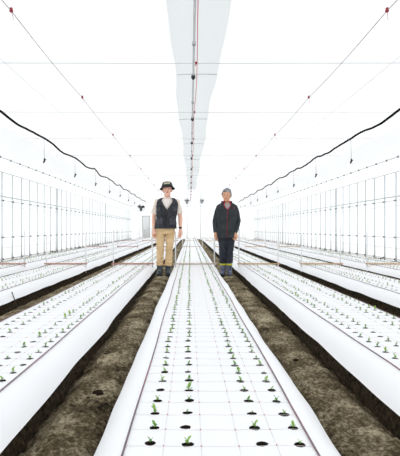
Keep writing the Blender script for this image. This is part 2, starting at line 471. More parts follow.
# ridge pipe with nozzles and the pink cord beside it
t = thing('ridge_pipe', 'grey watering pipe with dark nozzles running under the ridge strip', 'pipe', (.052, 0, TIE_Z+.03))
mb = MB(); mb.tube([(.0, -2, 0), (.0, 20, .0), (0, 39.8, 0)], .017, 8); mb.build('pipe', M['galv_pale'], t)
for i in range(13):
    y = 7.1+2.73*(i-1)
    mb = MB(); mb.tube([(0, y, .03), (0, y, -.03), (0, y, -.05), (0, y, -.075)], [.02, .034, .034, .012], 8); mb.build('nozzle', M['nozzle'], t)
    mb = MB(); mb.box((0, y-1.2, 0), (.045, .05, .04)); mb.build('coupling', M['guard'], t)
t = thing('pink_cord', 'pink cord with red knots slung beside the ridge pipe', 'cord', (.094, 0, TIE_Z))
P = []
for i in range(260):
    y = -1+40.5*i/259
    P.append((.012*math.sin(y*1.1), y, .02-.05*math.sin(math.pi*((y-6.5) % 2.73)/2.73)**2))
mb = MB(); mb.tube(P, .0065, 5); mb.build('cord_line', M['pinkcord'], t)
for y in ties:
    mb = MB(); mb.ball((-.004, y, .0), (.02, .02, .02), 8); mb.tube([(0, y, 0), (-.02, y, -.05)], [.008, .004], 4); mb.tube([(0, y, 0), (.01, y-.05, -.04)], [.008, .004], 4)
    mb.build('knot', M['red'], t)

# circulation fans at the far end
def fan(x, y, z, r, label, ztop, blade='guard'):
    t = thing('circulation_fan', label, 'fan', (x, y, z), 'circulation fans at the far end')
    mb = MB()
    for yy in (-.08, .08):
        for rr in (1, .66, .33):
            mb.tube([(r*rr*math.cos(a), yy, r*rr*math.sin(a)) for a in [2*math.pi*j/20 for j in range(21)]], .012 if rr == 1 else .006, 5, caps=False)
    for j in range(10):
        a = 2*math.pi*j/10; mb.tube([(r*math.cos(a), -.08, r*math.sin(a)), (.03*math.cos(a), -.1, .03*math.sin(a))], .005, 4)
        mb.tube([(r*math.cos(a), -.08, r*math.sin(a)), (r*math.cos(a), .08, r*math.sin(a))], .005, 4)
    mb.build('guard', M['guard'], t)
    for j in range(3):
        a = 2*math.pi*j/3+.5
        R = Matrix.Rotation(-a, 3, 'Y') @ Matrix.Rotation(.5, 3, 'X')
        mb = MB(); vs = []
        for i in range(5):
            u = i/4; wv = r*(.16+.24*math.sin(math.pi*min(1, u*.8+.15)))
            for yy in (-.008, .008):
                vs += [R @ Vector((r*(.12+.78*u), yy, -wv)), R @ Vector((r*(.12+.78*u), yy, wv))]
        fs = []
        for i in range(4):
            a0, b0 = i*4, i*4+4
            fs += [(a0, b0, b0+1, a0+1), (a0+2, a0+3, b0+3, b0+2), (a0, a0+2, b0+2, b0), (a0+1, b0+1, b0+3, a0+3)]
        fs += [(0, 1, 3, 2), (16, 18, 19, 17)]
        mb.add(vs, fs, 0, False); mb.build('blade', M[blade], t)
    mb = MB(); mb.tube([(0, -.09, 0), (0, .16, 0)], r*.22, 10); mb.build('motor', M['fanblack'], t)
    mb = MB(); mb.tube([(0, 0, r), (0, 0, ztop-z+.03)], .012, 6); mb.build('hanger', M['galv'], t)
fan(-3.97, 36.53, 2.62, .29, 'black bladed fan beside the hat man, near the far left door', TIE_Z, 'fanblack')
fan(-.23, 33.80, 3.27-.28, .20, 'small fan hung under the ridge, left of the two ridge fans', TIE_Z)
fan(.90, 33.80, 3.27-.28, .17, 'small fan hung under the ridge, right of the two ridge fans', TIE_Z)

# ------------------------------------------------------------------ ground sheets, weeds along the walls
for s_, a, b in (('left', XL+.28, -4.20), ('right', 4.44, XR-.30)):
    mb = MB(); n = 120; vs = []
    for i in range(n+1):
        y = -1+(Y1-1.5)*i/n
        for j in range(5):
            x = a+(b-a)*j/4+(.025*noise.noise((y*1.7, a, j)) if j in (0, 4) else 0)
            vs.append((x, y, .02+.02*noise.noise((x*2, y*1.2, 2))+.015*math.sin(math.pi*j/4)))
    mb.add(vs, [(i*5+j, i*5+j+1, i*5+5+j+1, i*5+5+j) for i in range(n) for j in range(4)])
    tag(mb.build('ground_sheet', M['sheet']), 'white film sheet laid on the ground along the %s wall' % s_, 'ground sheet', 'white ground sheets')
def weed(x, y, s, label):
    t = thing('weed', label, 'plant', (x, y, -.03), 'weeds at the wall foot')
    rnd = random.Random(int(x*100+y*10))
    mb = MB()
    for i in range(16):
        a = rnd.uniform(0, 6.28); l = s*rnd.uniform(.5, 1.1); sp = rnd.uniform(.3, .9)*s
        p0 = Vector((rnd.uniform(-.08, .08), rnd.uniform(-.15, .15), 0)); p1 = p0+Vector((math.cos(a)*sp*.5, math.sin(a)*sp*.6, l*.7)); p2 = p0+Vector((math.cos(a)*sp, math.sin(a)*sp*1.3, l*.85))
        side = Vector((-math.sin(a), math.cos(a), 0))*s*.12
        mb.add([p0, p1-side, p2, p1+side, p1+Vector((0, 0, .008))], [(0, 1, 4), (1, 2, 4), (2, 3, 4), (3, 0, 4)])
    mb.build('leaves', M['weed'], t)
    mb = MB()
    for i in range(3): mb.tube([(.02*i-.02, .03*i-.03, -.02), (.03*i-.03, .05*i-.05, s*.5)], .004, 4)
    mb.build('stem', M['leaf_d'], t)
for i, y in enumerate((16.9, 20.5, 24.5, 30.2)):
    weed(XL+.27, y, .15-.01*i, 'dark green weed clump at the left wall foot, %s from the front' % ordinal(i+1))
for i, y in enumerate((13.1, 18.6, 25.2, 32.0)):
    weed(XR-.27, y, .12+.005*i, 'dark green weed clump at the right wall foot, %s from the front' % ordinal(i+1))

# ------------------------------------------------------------------ planting beds
BY0 = -1.0; HY = 1.507                    # first row of the frame lies at HY
ROW0 = HY-20*CELL; NR = int((38.4-ROW0)/CELL)
COLS = (-2, -1, 1, 2)
HOLES = []                                # (bed index, column index, row, x, y, z)
def make_bed(bi):
    bx, words, wood = BEDS[bi]
    rnd = random.Random(100+bi)
    lab = {0: 'white film covered planting bed in the centre running between the two men'}.get(bi, 'white film covered planting bed, the %s' % words)
    t = thing('planting_bed', lab, 'planting bed', (bx, 0, 0), 'white planting beds')
    film = MB(); core = MB()
    ya, yb = ROW0-CELL/2, ROW0+(NR-.5)*CELL
    Z = lambda x, y: top(bx+x, y)
    # soil under the film
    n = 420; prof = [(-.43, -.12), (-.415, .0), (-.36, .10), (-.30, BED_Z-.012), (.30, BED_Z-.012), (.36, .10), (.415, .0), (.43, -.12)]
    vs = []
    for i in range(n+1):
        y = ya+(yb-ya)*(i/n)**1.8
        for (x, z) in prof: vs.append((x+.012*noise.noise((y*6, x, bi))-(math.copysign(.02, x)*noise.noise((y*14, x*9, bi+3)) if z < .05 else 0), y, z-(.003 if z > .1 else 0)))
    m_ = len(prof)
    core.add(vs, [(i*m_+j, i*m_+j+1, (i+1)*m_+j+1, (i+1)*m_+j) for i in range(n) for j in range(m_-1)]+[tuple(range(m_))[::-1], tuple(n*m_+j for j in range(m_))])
    for r in range(NR):
        y = ROW0+r*CELL; y0, y1 = y-CELL/2, y+CELL/2
        for c in range(-2, 3):
            x0, x1 = (c-.5)*CELL, (c+.5)*CELL; xm = c*CELL
            if c == 0:
                vv = [(x0, y0), (x1, y0), (x1, y), (x1, y1), (x0, y1), (x0, y)]
                ex = [(xm, y0), (xm, y1), (xm, y)]
                al = [(x0, y0), (xm, y0), (x1, y0), (x1, y), (x1, y1), (xm, y1), (x0, y1), (x0, y), (xm, y)]
                film.add([(a, b, Z(a, b)) for a, b in al], [(0, 1, 8, 7), (1, 2, 3, 8), (8, 3, 4, 5), (7, 8, 5, 6)])
                continue
            al = [(x0, y0), (xm, y0), (x1, y0), (x1, y), (x1, y1), (xm, y1), (x0, y1), (x0, y)]
            hx = xm+.016+rnd.uniform(-.007, .007); hy = y+(.005 if c < 0 else -.004)+rnd.uniform(-.006, .006)
            ra = rnd.uniform(.017, .0235); rb = rnd.uniform(.014, .021); tw = rnd.uniform(-.35, .35)
            hole = []
            for j in range(8):
                a = math.radians(-135+45*j)
                q = (ra*math.cos(a)*rnd.uniform(.88, 1.1), rb*math.sin(a)*rnd.uniform(.88, 1.1))
                hole.append((hx+q[0]*math.cos(tw)-q[1]*math.sin(tw), hy+q[0]*math.sin(tw)+q[1]*math.cos(tw)))
            film.add([(a, b, Z(a, b)) for a, b in al+hole], [(j, (j+1) % 8, 8+(j+1) % 8, 8+j) for j in range(8)])
            big = [((a-hx)*1.12+hx, (b-hy)*1.12+hy) for a, b in hole]
            core.add([(a, b, Z(a, b)-.0012) for a, b in big]+[(hx, hy, Z(hx, hy)+.0035)], [(j, (j+1) % 8, 8) for j in range(8)], 1)
            HOLES.append((bi, COLS.index(c), r, bx+hx, hy, Z(hx, hy)+.0015))
    # shoulders and skirts of the film, loose and wavy at the lower edge
    for s in (-1, 1):
        vs = []; kk = 7
        for r in range(2*NR+1):
            y = ya+r*CELL/2
            if y > yb+1e-6: y = yb
            wv = .012*noise.noise((y*.7, s*5+bi, 1))+.005*noise.noise((y*3.1, s*5+bi, 6))
            if bi == 1 and s == 1: wv += .014*math.exp(-((y-3.6)/.3)**2)-wv*.5
            for j in range(kk):
                u = j/(kk-1)
                if j == 0: vs.append((s*.3125, y, Z(s*.3125, y))); continue
                x = .3125+.140*u**.85+wv*u*u
                z = BED_Z-.004-.104*u**1.5+.01*noise.noise((y*2, s*3+bi, 3))*u
                vs.append((s*x, y, z))
        rows = 2*NR+1
        fs = [(i*kk+j, i*kk+j+1, (i+1)*kk+j+1, (i+1)*kk+j) for i in range(rows-1) for j in range(kk-1)]
        film.add(vs, fs if s > 0 else [f[::-1] for f in fs])
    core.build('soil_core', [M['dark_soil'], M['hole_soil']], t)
    film.build('mulch_film', M['mulch'], t)
    # ---- flower net lying on the film
    nt = thing('flower_net', 'pale pink cord net lying on the %s' % words, 'net', (bx, 0, 0), 'flower nets on the beds')
    for s in (-1, 1):
        mb = MB(); P = []
        for i in range(150):
            y = ya+(yb-ya)*(i/149)**1.3; P.append((s*.3125+.003*math.sin(y*3), y, Z(s*.3125, y)+.004))
        mb.tube(P, .0036, 5); mb.build('edge_cord', M['edgecord'], nt)
    mb = MB()
    for c in (-1.5, -.5, .5, 1.5):
        x = c*CELL; st = 2
        P = [(x, ya+j*CELL/2, Z(x, ya+j*CELL/2)+.0018) for j in range(int((19-ya)/(CELL/2)))]
        mb.tube(P, .0009, 3, caps=False)
    r = 0
    while ROW0+r*CELL-.015 < 10:
        y = ROW0+r*CELL-.016
        mb.tube([(j*CELL/2, y, Z(j*CELL/2, y)+.0014) for j in range(-5, 6)], .0008, 3, caps=False)
        for c in (-1.5, -.5, .5, 1.5): mb.ball((c*CELL, y, Z(c*CELL, y)+.003), .0030 if y < 4 else .0022, 4, mi=1)
        r += 1
    mb.build('net_mesh', [M['netcord'], M['knot']], nt)
for bi in range(len(BEDS)): make_bed(bi)

# net frames: a wooden crossbar on the bed between two white posts
for bi, (bx, words, wood) in enumerate(BEDS):
    for q, y in enumerate((9.05, 18.0, 27.4, 35.5)):
        rnd = random.Random(bi*10+q)
        t = thing('net_frame', '%s crossbar with white posts, %s from front, %s' % ({'wood': 'pale wooden', 'wood_red': 'reddish wooden', 'wood_tan': 'tan wooden'}[wood], ordinal(q+1), words.replace('second bed', 'second bed')), 'net frame', (bx, y, 0), 'net frames across the beds')
        mb = MB(); mb.box((0, 0, BED_Z+.020), (.86, .045, .024), Matrix.Rotation(rnd.uniform(-.02, .02), 3, 'Z')); mb.build('crossbar', M[wood], t)
        for s in (-1, 1):
            mb = MB(); mb.tube([(s*.395, .034, -.05), (s*.395+rnd.uniform(-.01, .01), .034, .86+rnd.uniform(-.08, .1))], .0125, 8); mb.build('post', M['post'], t)

# ------------------------------------------------------------------ seedlings
def leaf(mb, az, l, wd, up, mi=0, base=.004):
    vs = []
    dx, dy = math.cos(az), math.sin(az)
    for i in range(5):
        u = i/4; d_ = l*u*math.cos(up*(1-.35*u)); z = base+l*u*math.sin(up*(1-.25*u))
        ww = wd*(math.sin(math.pi*min(1, .08+u*.92))**.75)*.5
        for k_ in (-1, 0, 1):
            vs.append((dx*d_-dy*ww*k_, dy*d_+dx*ww*k_, z+(abs(k_)*ww*.35)))
    mb.add(vs, [(i*3+j, i*3+j+1, i*3+3+j+1, i*3+3+j) for i in range(4) for j in range(2)])
kinds = []
for q in range(7):
    rnd = random.Random(40+q)
    sc = (.72, .55, .85, .4, .75, .6, .32)[q]
    az = rnd.uniform(0, 3.14)
    parts = []
    st = MB(); st.tube([(0, 0, -.003), (.001, 0, .016*sc)], [.0016, .0012], 5)
    spec = [(az, .020, .010, .55, .003), (az+3.14, .019, .010, .6, .003), (az+1.57, .027, .010, 1.25, .011*sc), (az+4.5, .024, .009, 1.15, .011*sc)]
    if q == 2: spec += [(az+.8, .030, .009, 1.4, .013)]
    if q in (3, 6): spec = spec[:2]+[(az+1.5, .016, .007, 1.2, .008)]
    lv = []
    al = MB(); al.tube([(0, 0, -.003), (.001, 0, .016*sc)], [.0016, .0012], 5)
    for a, l, wd, up, b in spec:
        m1 = MB(); leaf(m1, a, l*sc*.98, wd*sc*1.65, up, 0, b); lv.append(m1.mesh('leaf', M['leaf'] if q % 3 else M['leaf_d']))
        leaf(al, a, l*sc*.98, wd*sc*1.65, up, 0, b)
    kinds.append((st.mesh('stem', M['leaf_d']), lv, al.mesh('seedling', M['leaf'] if q % 3 else M['leaf_d']), al))
rnd = random.Random(5)
plants = []
for h in HOLES:
    if rnd.random() < .10: continue
    p = px((h[3], h[4], h[5]+.015)) if h[4] > .1 else (-1, -1)
    vis = 1 < p[0] < 399 and p[1] < 454.5 and h[4] > .5
    plants.append((h, vis, rnd.choice((0, 0, 1, 2, 3, 4, 4, 5, 6)), rnd.uniform(0, 6.28), rnd.uniform(.8, 1.2)))
near = sorted([p for p in plants if p[1]], key=lambda p: p[0][4])[:300]
ids = {id(p) for p in near}
COLW = ('outer left', 'inner left', 'inner right', 'outer right')
count = {}
for i, (h, vis, q, rz, sc) in enumerate(near):
    key = (h[0], h[1]); count[key] = count.get(key, 0)+1
    lab = '%s seedling from the front, %s row, %s' % (ordinal(count[key]), COLW[h[1]], BEDS[h[0]][1])
    st, lv, whole, _ = kinds[q]
    if i < 110:
        t = thing('seedling', lab, 'seedling', h[3:6], 'seedlings in the beds', rz); t.scale = (sc, sc, sc)
        o = bpy.data.objects.new('stem', st); C.objects.link(o); o.parent = t
        for me in lv:
            o = bpy.data.objects.new('leaf', me); C.objects.link(o); o.parent = t
    else:
        o = bpy.data.objects.new('seedling', whole); C.objects.link(o); o.location = h[3:6]; o.rotation_euler = (0, 0, rz); o.scale = (sc, sc, sc)
        tag(o, lab, 'seedling', 'seedlings in the beds')
mb = MB()
for p in plants:
    if id(p) in ids: continue
    h, vis, q, rz, sc = p
    al = kinds[q][3]; c_, s_ = math.cos(rz), math.sin(rz)
    if h[4] > 14:
        # far away: a stem and a pair of leaves, same size
        vs = al.v[10:10+30]; fs = [(0, 1, 13, 12), (1, 2, 14, 13), (15, 16, 28, 27), (16, 17, 29, 28)]
    else: vs, fs = al.v, al.f
    mb.add([(h[3]+(v[0]*c_-v[1]*s_)*sc, h[4]+(v[0]*s_+v[1]*c_)*sc, h[5]+v[2]*sc) for v in vs], fs)
tag(mb.build('seedling_rows', M['leaf']), 'many tiny green seedlings in long rows receding down all the beds', 'seedlings', 'seedlings in the beds', 'stuff')

# ------------------------------------------------------------------ clods and pegs
def clod(x, y, r, label, seed):
    mb = MB(); mb.ball((0, 0, 0), (r, r*.8, r*.6), 24)
    mb.v = [tuple(Vector(v)*(1+.45*noise.noise(Vector(v)*(2.2/r)+Vector((seed, 0, 0))))) for v in mb.v]
    o = mb.build('soil_clod', M['clod']); o.location = (x, y, .004+r*.3); tag(o, label, 'soil clod', 'soil clods in the walkways')
clod(-.497, 2.43, .028, 'large dark soil clod in left walkway near the centre bed', 1)
clod(-.535, 2.37, .012, 'tiny dark clod just left of the large clod in left walkway', 2)
clod(.72, 3.05, .018, 'small dark clod in the right walkway', 4)
clod(-.60, 3.2, .016, 'small dark clod in left walkway farther than the large clod', 6)
t = thing('mulch_peg', 'thin dark peg leaning on the skirt of second bed left of centre', 'peg', (-2.06, 5.25, .075))
mb = MB(); mb.tube([(.05, -.03, -.06), (-.02, .01, .08)], .006, 6); mb.build('shaft', M['peg'], t)
mb = MB(); mb.ball((-.02, .01, .08), .010, 8); mb.build('head', M['peg'], t)

# ------------------------------------------------------------------ people
TORSO = [(.78, .158, .112, .0), (.88, .172, .116, .0), (.98, .160, .106, .0), (1.08, .158, .106, -.002), (1.20, .172, .116, -.004), (1.30, .182, .116, 0), (1.36, .178, .104, .004), (1.395, .150, .088, .008), (1.42, .105, .070, .010), (1.445, .062, .058, .012)]
def torso_at(z):
    T = TORSO
    if z <= T[0][0]: return T[0][1:]
    for a, b in zip(T, T[1:]):
        if z <= b[0]:
            u = (z-a[0])/(b[0]-a[0]); return tuple(a[i]+(b[i]-a[i])*u for i in (1, 2, 3))
    return T[-1][1:]
def surf(th, z, off, p=2.35):
    """point on the torso surface; th = 0 at the front centre, + to image right"""
    rx, ry, cy = torso_at(z); s_, c_ = math.sin(th), math.cos(th)
    return ((rx+off)*math.copysign(abs(s_)**(2/p), s_), cy-(ry+off)*math.copysign(abs(c_)**(2/p), c_), z)
def remeshed(mb, name, mats, voxel, smooth, parent, post=None):
    tmp = bpy.data.objects.new('tmp', mb.mesh('tmp', M['film'])); C.objects.link(tmp)
    r = tmp.modifiers.new('r', 'REMESH'); r.mode = 'VOXEL'; r.voxel_size = voxel
    if smooth:
        s = tmp.modifiers.new('s', 'SMOOTH'); s.iterations = smooth; s.factor = .5
    dg = bpy.context.evaluated_depsgraph_get(); dg.update()
    me = bpy.data.meshes.new_from_object(tmp.evaluated_get(dg))
    old = tmp.data; bpy.data.objects.remove(tmp); bpy.data.meshes.remove(old)
    me.name = name; me.materials.clear()
    for m in (mats if isinstance(mats, (list, tuple)) else [mats]): me.materials.append(m)
    n = len(me.vertices); co = np.empty(n*3); me.vertices.foreach_get('co', co); co = co.reshape(-1, 3)
    if post: co = post(co, me)
    me.vertices.foreach_set('co', np.ascontiguousarray(co).ravel())
    me.polygons.foreach_set('use_smooth', [True]*len(me.polygons)); me.update()
    o = bpy.data.objects.new(name, me); C.objects.link(o); o.parent = parent
    return o
def hand(mb, wr, sgn, yaw, curl, s=1.0):
    """five fingered relaxed hand hanging from the wrist; local: x thickness, y forward(-), z down"""
    R = Matrix.Rotation(yaw, 3, 'Z')
    W = Vector(wr)
    def P(x, y, z): return W + R @ Vector((x, y, z))*s
    # palm
    mb.tube([P(0, 0, .015), P(0, -.002, -.02), P(-sgn*.002, -.003, -.06), P(-sgn*.004, -.002, -.088)], [.026, .034, .041, .037], 10, flat=1)
    return R, P
def fingers(mb, P, sgn, curl):
    lens = (.066, .076, .072, .056)
    for i in range(4):
        y = -.032+.0215*i
        a = curl*(1+.12*i); l = lens[i]
        x, z = -sgn*.003, -.078
        pts = [P(x, y, z)]; ang = .15*a
        for seg in (.30, .42, .30, .24):
            x += -sgn*math.sin(ang)*l*seg; z -= math.cos(ang)*l*seg; pts.append(P(x, y+(.02*(i-1.5))*.12, z)); ang += a*.5
        mb.tube(pts, [.0098, .0095, .0088, .0082, .0062], 8)
        mb.ball(pts[-1], .0062, 8)
    pts = [P(-sgn*.004, -.020, -.022), P(-sgn*.012, -.048, -.045), P(-sgn*.020, -.055, -.070), P(-sgn*.024, -.054, -.092)]
    mb.tube(pts, [.015, .013, .0105, .0075], 8); mb.ball(pts[-1], .0075, 8)

def person(label, loc, sc, joints, skin, head_rot, head_dx, smile, brow):
    t = thing('person', label, 'person', loc, 'people standing in the walkways'); t.scale = (sc, sc, sc)
    J = joints
    b = MB()
    HC = Vector((head_dx+J['tx'], -.012, 1.562))
    # torso, pelvis
    b.rings([(J['tx']*min(1, (z-.78)/.5), cy, z, rx-.012, ry-.012) for z, rx, ry, cy in TORSO]+[(J['tx'], .012, 1.455, .05, .05)], 24, p=2.3)
    b.tube([(J['tx'], .016, 1.40), (J['tx']+head_dx*.5, .008, 1.46), (HC.x, .0, 1.53)], [.062, .055, .054], 14)
    # head: skull, face, jaw, chin, nose, ears, brow, cheeks, lips
    b.ball(HC+Vector((0, .016, .040)), (.076, .093, .086), 22)
    b.ball(HC+Vector((0, -.020, .000)), (.068, .070, .085), 20)
    b.ball(HC+Vector((0, -.030, -.050)), (.056, .056, .060), 18)
    b.ball(HC+Vector((0, -.062, -.090)), (.026, .022, .020), 12)
    for s in (-1, 1):
        b.ball(HC+Vector((s*.036, -.066, -.026)), (.026, .020, .022), 12)
        b.ball(HC+Vector((s*.030, -.082, .026)), (.026, .009, .008), 10)
        b.ball(HC+Vector((s*.076, .006, -.008)), (.009, .020, .031), 12, rot=Matrix.Rotation(s*.3, 3, 'Z'))
        b.ball(HC+Vector((s*.012, -.098, -.030)), (.009, .009, .008), 8)
    b.tube([HC+Vector((0, -.084, .022)), HC+Vector((0, -.099, -.008)), HC+Vector((0, -.108, -.026))], [.009, .011, .014], 8)
    b.ball(HC+Vector((0, -.084, -.054)), (.024, .010, .006), 10); b.ball(HC+Vector((0, -.081, -.066)), (.021, .010, .007), 10)
    # arms and hands
    for s, k in ((-1, 'l'), (1, 'r')):
        sh, el, wr = J['sh_'+k], J['el_'+k], J['wr_'+k]
        shv, elv, wrv = Vector(sh), Vector(el), Vector(wr)
        b.tube([shv+(Vector((J['tx'], 0, sh[2]))-shv)*.35, shv, shv.lerp(elv, .4), elv, elv.lerp(wrv, .3), elv.lerp(wrv, .75), wrv], [.045, .046, .044, .039, .041, .031, .027], 12)
        R, P = hand(b, wr, s, J['yaw_'+k], 1); fingers(b, P, s, J['curl_'+k])
    # legs and feet (inside the clothes)
    for k in ('l', 'r'):
        hp, kn, an = [Vector(J[q+k]) for q in ('hip_', 'kn_', 'an_')]
        b.tube([hp, hp.lerp(kn, .5), kn, kn.lerp(an, .35), an], [.066, .054, .043, .040, .032], 12)
        f = Vector(J['ft_'+k])
        b.tube([an+Vector((0, .03, -.03)), an.lerp(f, .5)+Vector((0, 0, -.035)), f], [.034, .034, .024], 10)
    hx, hy, hz = HC
    def post(co, me):
        x, y, z = (co[:, 0]-hx), (co[:, 1]-hy), (co[:, 2]-hz)
        front = (y < -.02)
        for s in (-1, 1):                 # eye sockets
            g = np.exp(-(((x-s*.031)/.017)**2+((z-.006)/.012)**2))*front
            co[:, 1] += .010*g
        g = np.exp(-((x/.022)**2+((z+.060-.10*np.abs(x)*smile)/.0035)**2))*front
        co[:, 1] += .006*g
        # materials by place on the face
        npoly = len(me.polygons); cen = np.empty(npoly*3); me.polygons.foreach_get('center', cen); cen = cen.reshape(-1, 3)
        X, Y, Z = cen[:, 0]-hx, cen[:, 1]-hy, cen[:, 2]-hz
        F = (Y < -.045); mi = np.zeros(npoly, dtype=np.int32)
        lipz = -.060+.10*np.abs(X)*smile
        mi[F & (np.abs(X) < .024) & (np.abs(Z-lipz) < .0085*(1-(X/.026)**2))] = 3
        me.polygons.foreach_set('material_index', mi)
        # turn and tilt the head on the neck
        piv = Vector((hx, .005, 1.47)); R = np.array(head_rot)
        wgt = np.clip((co[:, 2]-1.425)/.06, 0, 1); wgt = wgt*wgt*(3-2*wgt)
        wgt *= (np.abs(co[:, 0]-hx) < .14)
        p = co-np.array(piv)
        return co+(p @ R.T * 1.07 - p)*wgt[:, None]
    remeshed(b, 'body', [skin, M['eyewhite'], M['iris'], M['lip'], M['brow'], M['teeth']], .0042, 2, t, post)
    piv = Vector((hx, .005, 1.47))
    H = lambda v: piv + 1.07*(head_rot @ (Vector(v)+HC-piv))     # head-local point to person space
    for s in (-1, 1):
        e = MB(); e.ball(H((s*.0310, -.0700, .004)), (.0135, .0115, .0072 if smile < .5 else .0050), 14)
        eo = e.build('eye', M['eyewhite'], t)
        e = MB(); e.ball(H((s*.0310, -.0802, .004)), (.0055, .0030, .0055 if smile < .5 else .0042), 12); e.build('iris', M['iris'], eo)
        e = MB(); e.tube([H((s*(.016+.034*u), -.0865+.016*u*u, .025+.006*math.sin(u*2.2)-.004*u)) for u in (0, .25, .5, .75, 1)], [.0028, .0042, .0042, .0036, .0015], 8)
        e.build('eyebrow', brow, t)
    return t, HC, H
def wrinkle(amp, fx, fz, seed, zlo=-9, zhi=9):
    def post(co, me):
        nrm = np.empty(len(me.vertices)*3); me.vertices.foreach_get('normal', nrm); nrm = nrm.reshape(-1, 3)
        d = np.array([noise.noise((c[0]*fx+c[1]*fx*.6, c[1]*fx, c[2]*fz+c[0]*fx*.5+seed)) for c in co])
        return co+nrm*(d*amp)[:, None]
    return post
def panel(mb, th0, th1, z0, z1, off, n=6, m=5, thick=.006, tx=0, vee=0):
    """a patch raised from the torso surface (pocket, placket)"""
    vs = []
    for o_ in (off, off+thick):
        for i in range(m+1):
            for j in range(n+1):
                k0 = 1-vee*(1-i/m); q = surf((th0+(th1-th0)*j/n)*k0, z0+(z1-z0)*i/m, o_); vs.append((q[0]+tx, q[1], q[2]))
    k_ = n+1; B = (m+1)*k_
    fs = []
    for i in range(m):
        for j in range(n):
            a = i*k_+j; fs += [(a, a+1, a+k_+1, a+k_)[::-1], (B+a, B+a+1, B+a+k_+1, B+a+k_)]
    for j in range(n): fs += [(j, j+1, B+j+1, B+j), (m*k_+j, B+m*k_+j, B+m*k_+j+1, m*k_+j+1)]
    for i in range(m): fs += [(i*k_, B+i*k_, B+i*k_+k_, i*k_+k_), (i*k_+n, i*k_+k_+n, B+i*k_+k_+n, B+i*k_+n)]
    mb.add(vs, fs)
def open_front(mb, z0, z1, off, vz, vw, tx, th_low=.012, nz=26, nt=44, thick=.008, amp=.004, seed=0, flare=0):
    """garment body split at the front: below vz closed but for the zip line, above it a V that opens to half-width vw at z1"""
    grid = {}
    vs = []
    for o_ in (0, thick):
        for i in range(nz+1):
            z = z0+(z1-z0)*i/nz
            ta = th_low if z < vz else th_low+vw*((z-vz)/(z1-vz))**.9
            for j in range(nt+1):
                th = ta+(2*math.pi-2*ta)*j/nt
                lo = max(0, (1.05-z))*flare
                d_ = amp*noise.noise((math.sin(th)*3, math.cos(th)*3+seed, z*14))
                q = surf(th, z, off+o_+lo+d_)
                vs.append((q[0]+tx*min(1, max(0, (z-.7)/.55)), q[1], q[2]))
    k_ = nt+1; B = (nz+1)*k_; fs = []
    for i in range(nz):
        for j in range(nt):
            a = i*k_+j; fs += [(a, a+k_, a+k_+1, a+1)[::-1], (B+a, B+a+k_, B+a+k_+1, B+a+1)]
    for j in range(nt): fs += [(j, j+1, B+j+1, B+j), (nz*k_+j, B+nz*k_+j, B+nz*k_+j+1, nz*k_+j+1)]
    for i in range(nz): fs += [(i*k_, B+i*k_, B+i*k_+k_, i*k_+k_), (i*k_+nt, i*k_+k_+nt, B+i*k_+k_+nt, B+i*k_+nt)]
    mb.add(vs, fs)
def trousers(t, J, m, seed, cuff, top_z, tx, rr, name='trousers'):
    b = MB()
    b.rings([(tx*.3, cy, z, rx+.006, ry+.006) for z, rx, ry, cy in ((.76, .150, .108, 0), (.80, .166, .114, 0), (.88, .174, .116, 0), (.95, .166, .110, 0), (top_z, .160, .106, 0))], 26, p=2.3)
    for k in ('l', 'r'):
        hp, kn, an = [Vector(J[q+k]) for q in ('hip_', 'kn_', 'an_')]
        e = an.copy(); e.z = cuff
        P = [hp+Vector((0, 0, .02)), hp.lerp(kn, .25), hp.lerp(kn, .6), kn, kn.lerp(e, .35), kn.lerp(e, .8), e]
        b.tube(P, rr, 18)
    def post(co, me):
        co = wrinkle(.012, 9, 20, seed)(co, me)
        nrm = np.empty(len(me.vertices)*3); me.vertices.foreach_get('normal', nrm); nrm = nrm.reshape(-1, 3)
        z = co[:, 2]                      # folds bunched above the boots, behind the knees and at the crotch
        f = np.exp(-((z-cuff-.06)/.07)**2)+.7*np.exp(-((z-.50)/.06)**2)
        d = np.sin((z+.35*co[:, 0]*np.sign(co[:, 0]))*105+5*np.sin(co[:, 0]*22))
        return co+nrm*(.007*f*d)[:, None]
    return remeshed(b, name, m, .007, 2, t, post)
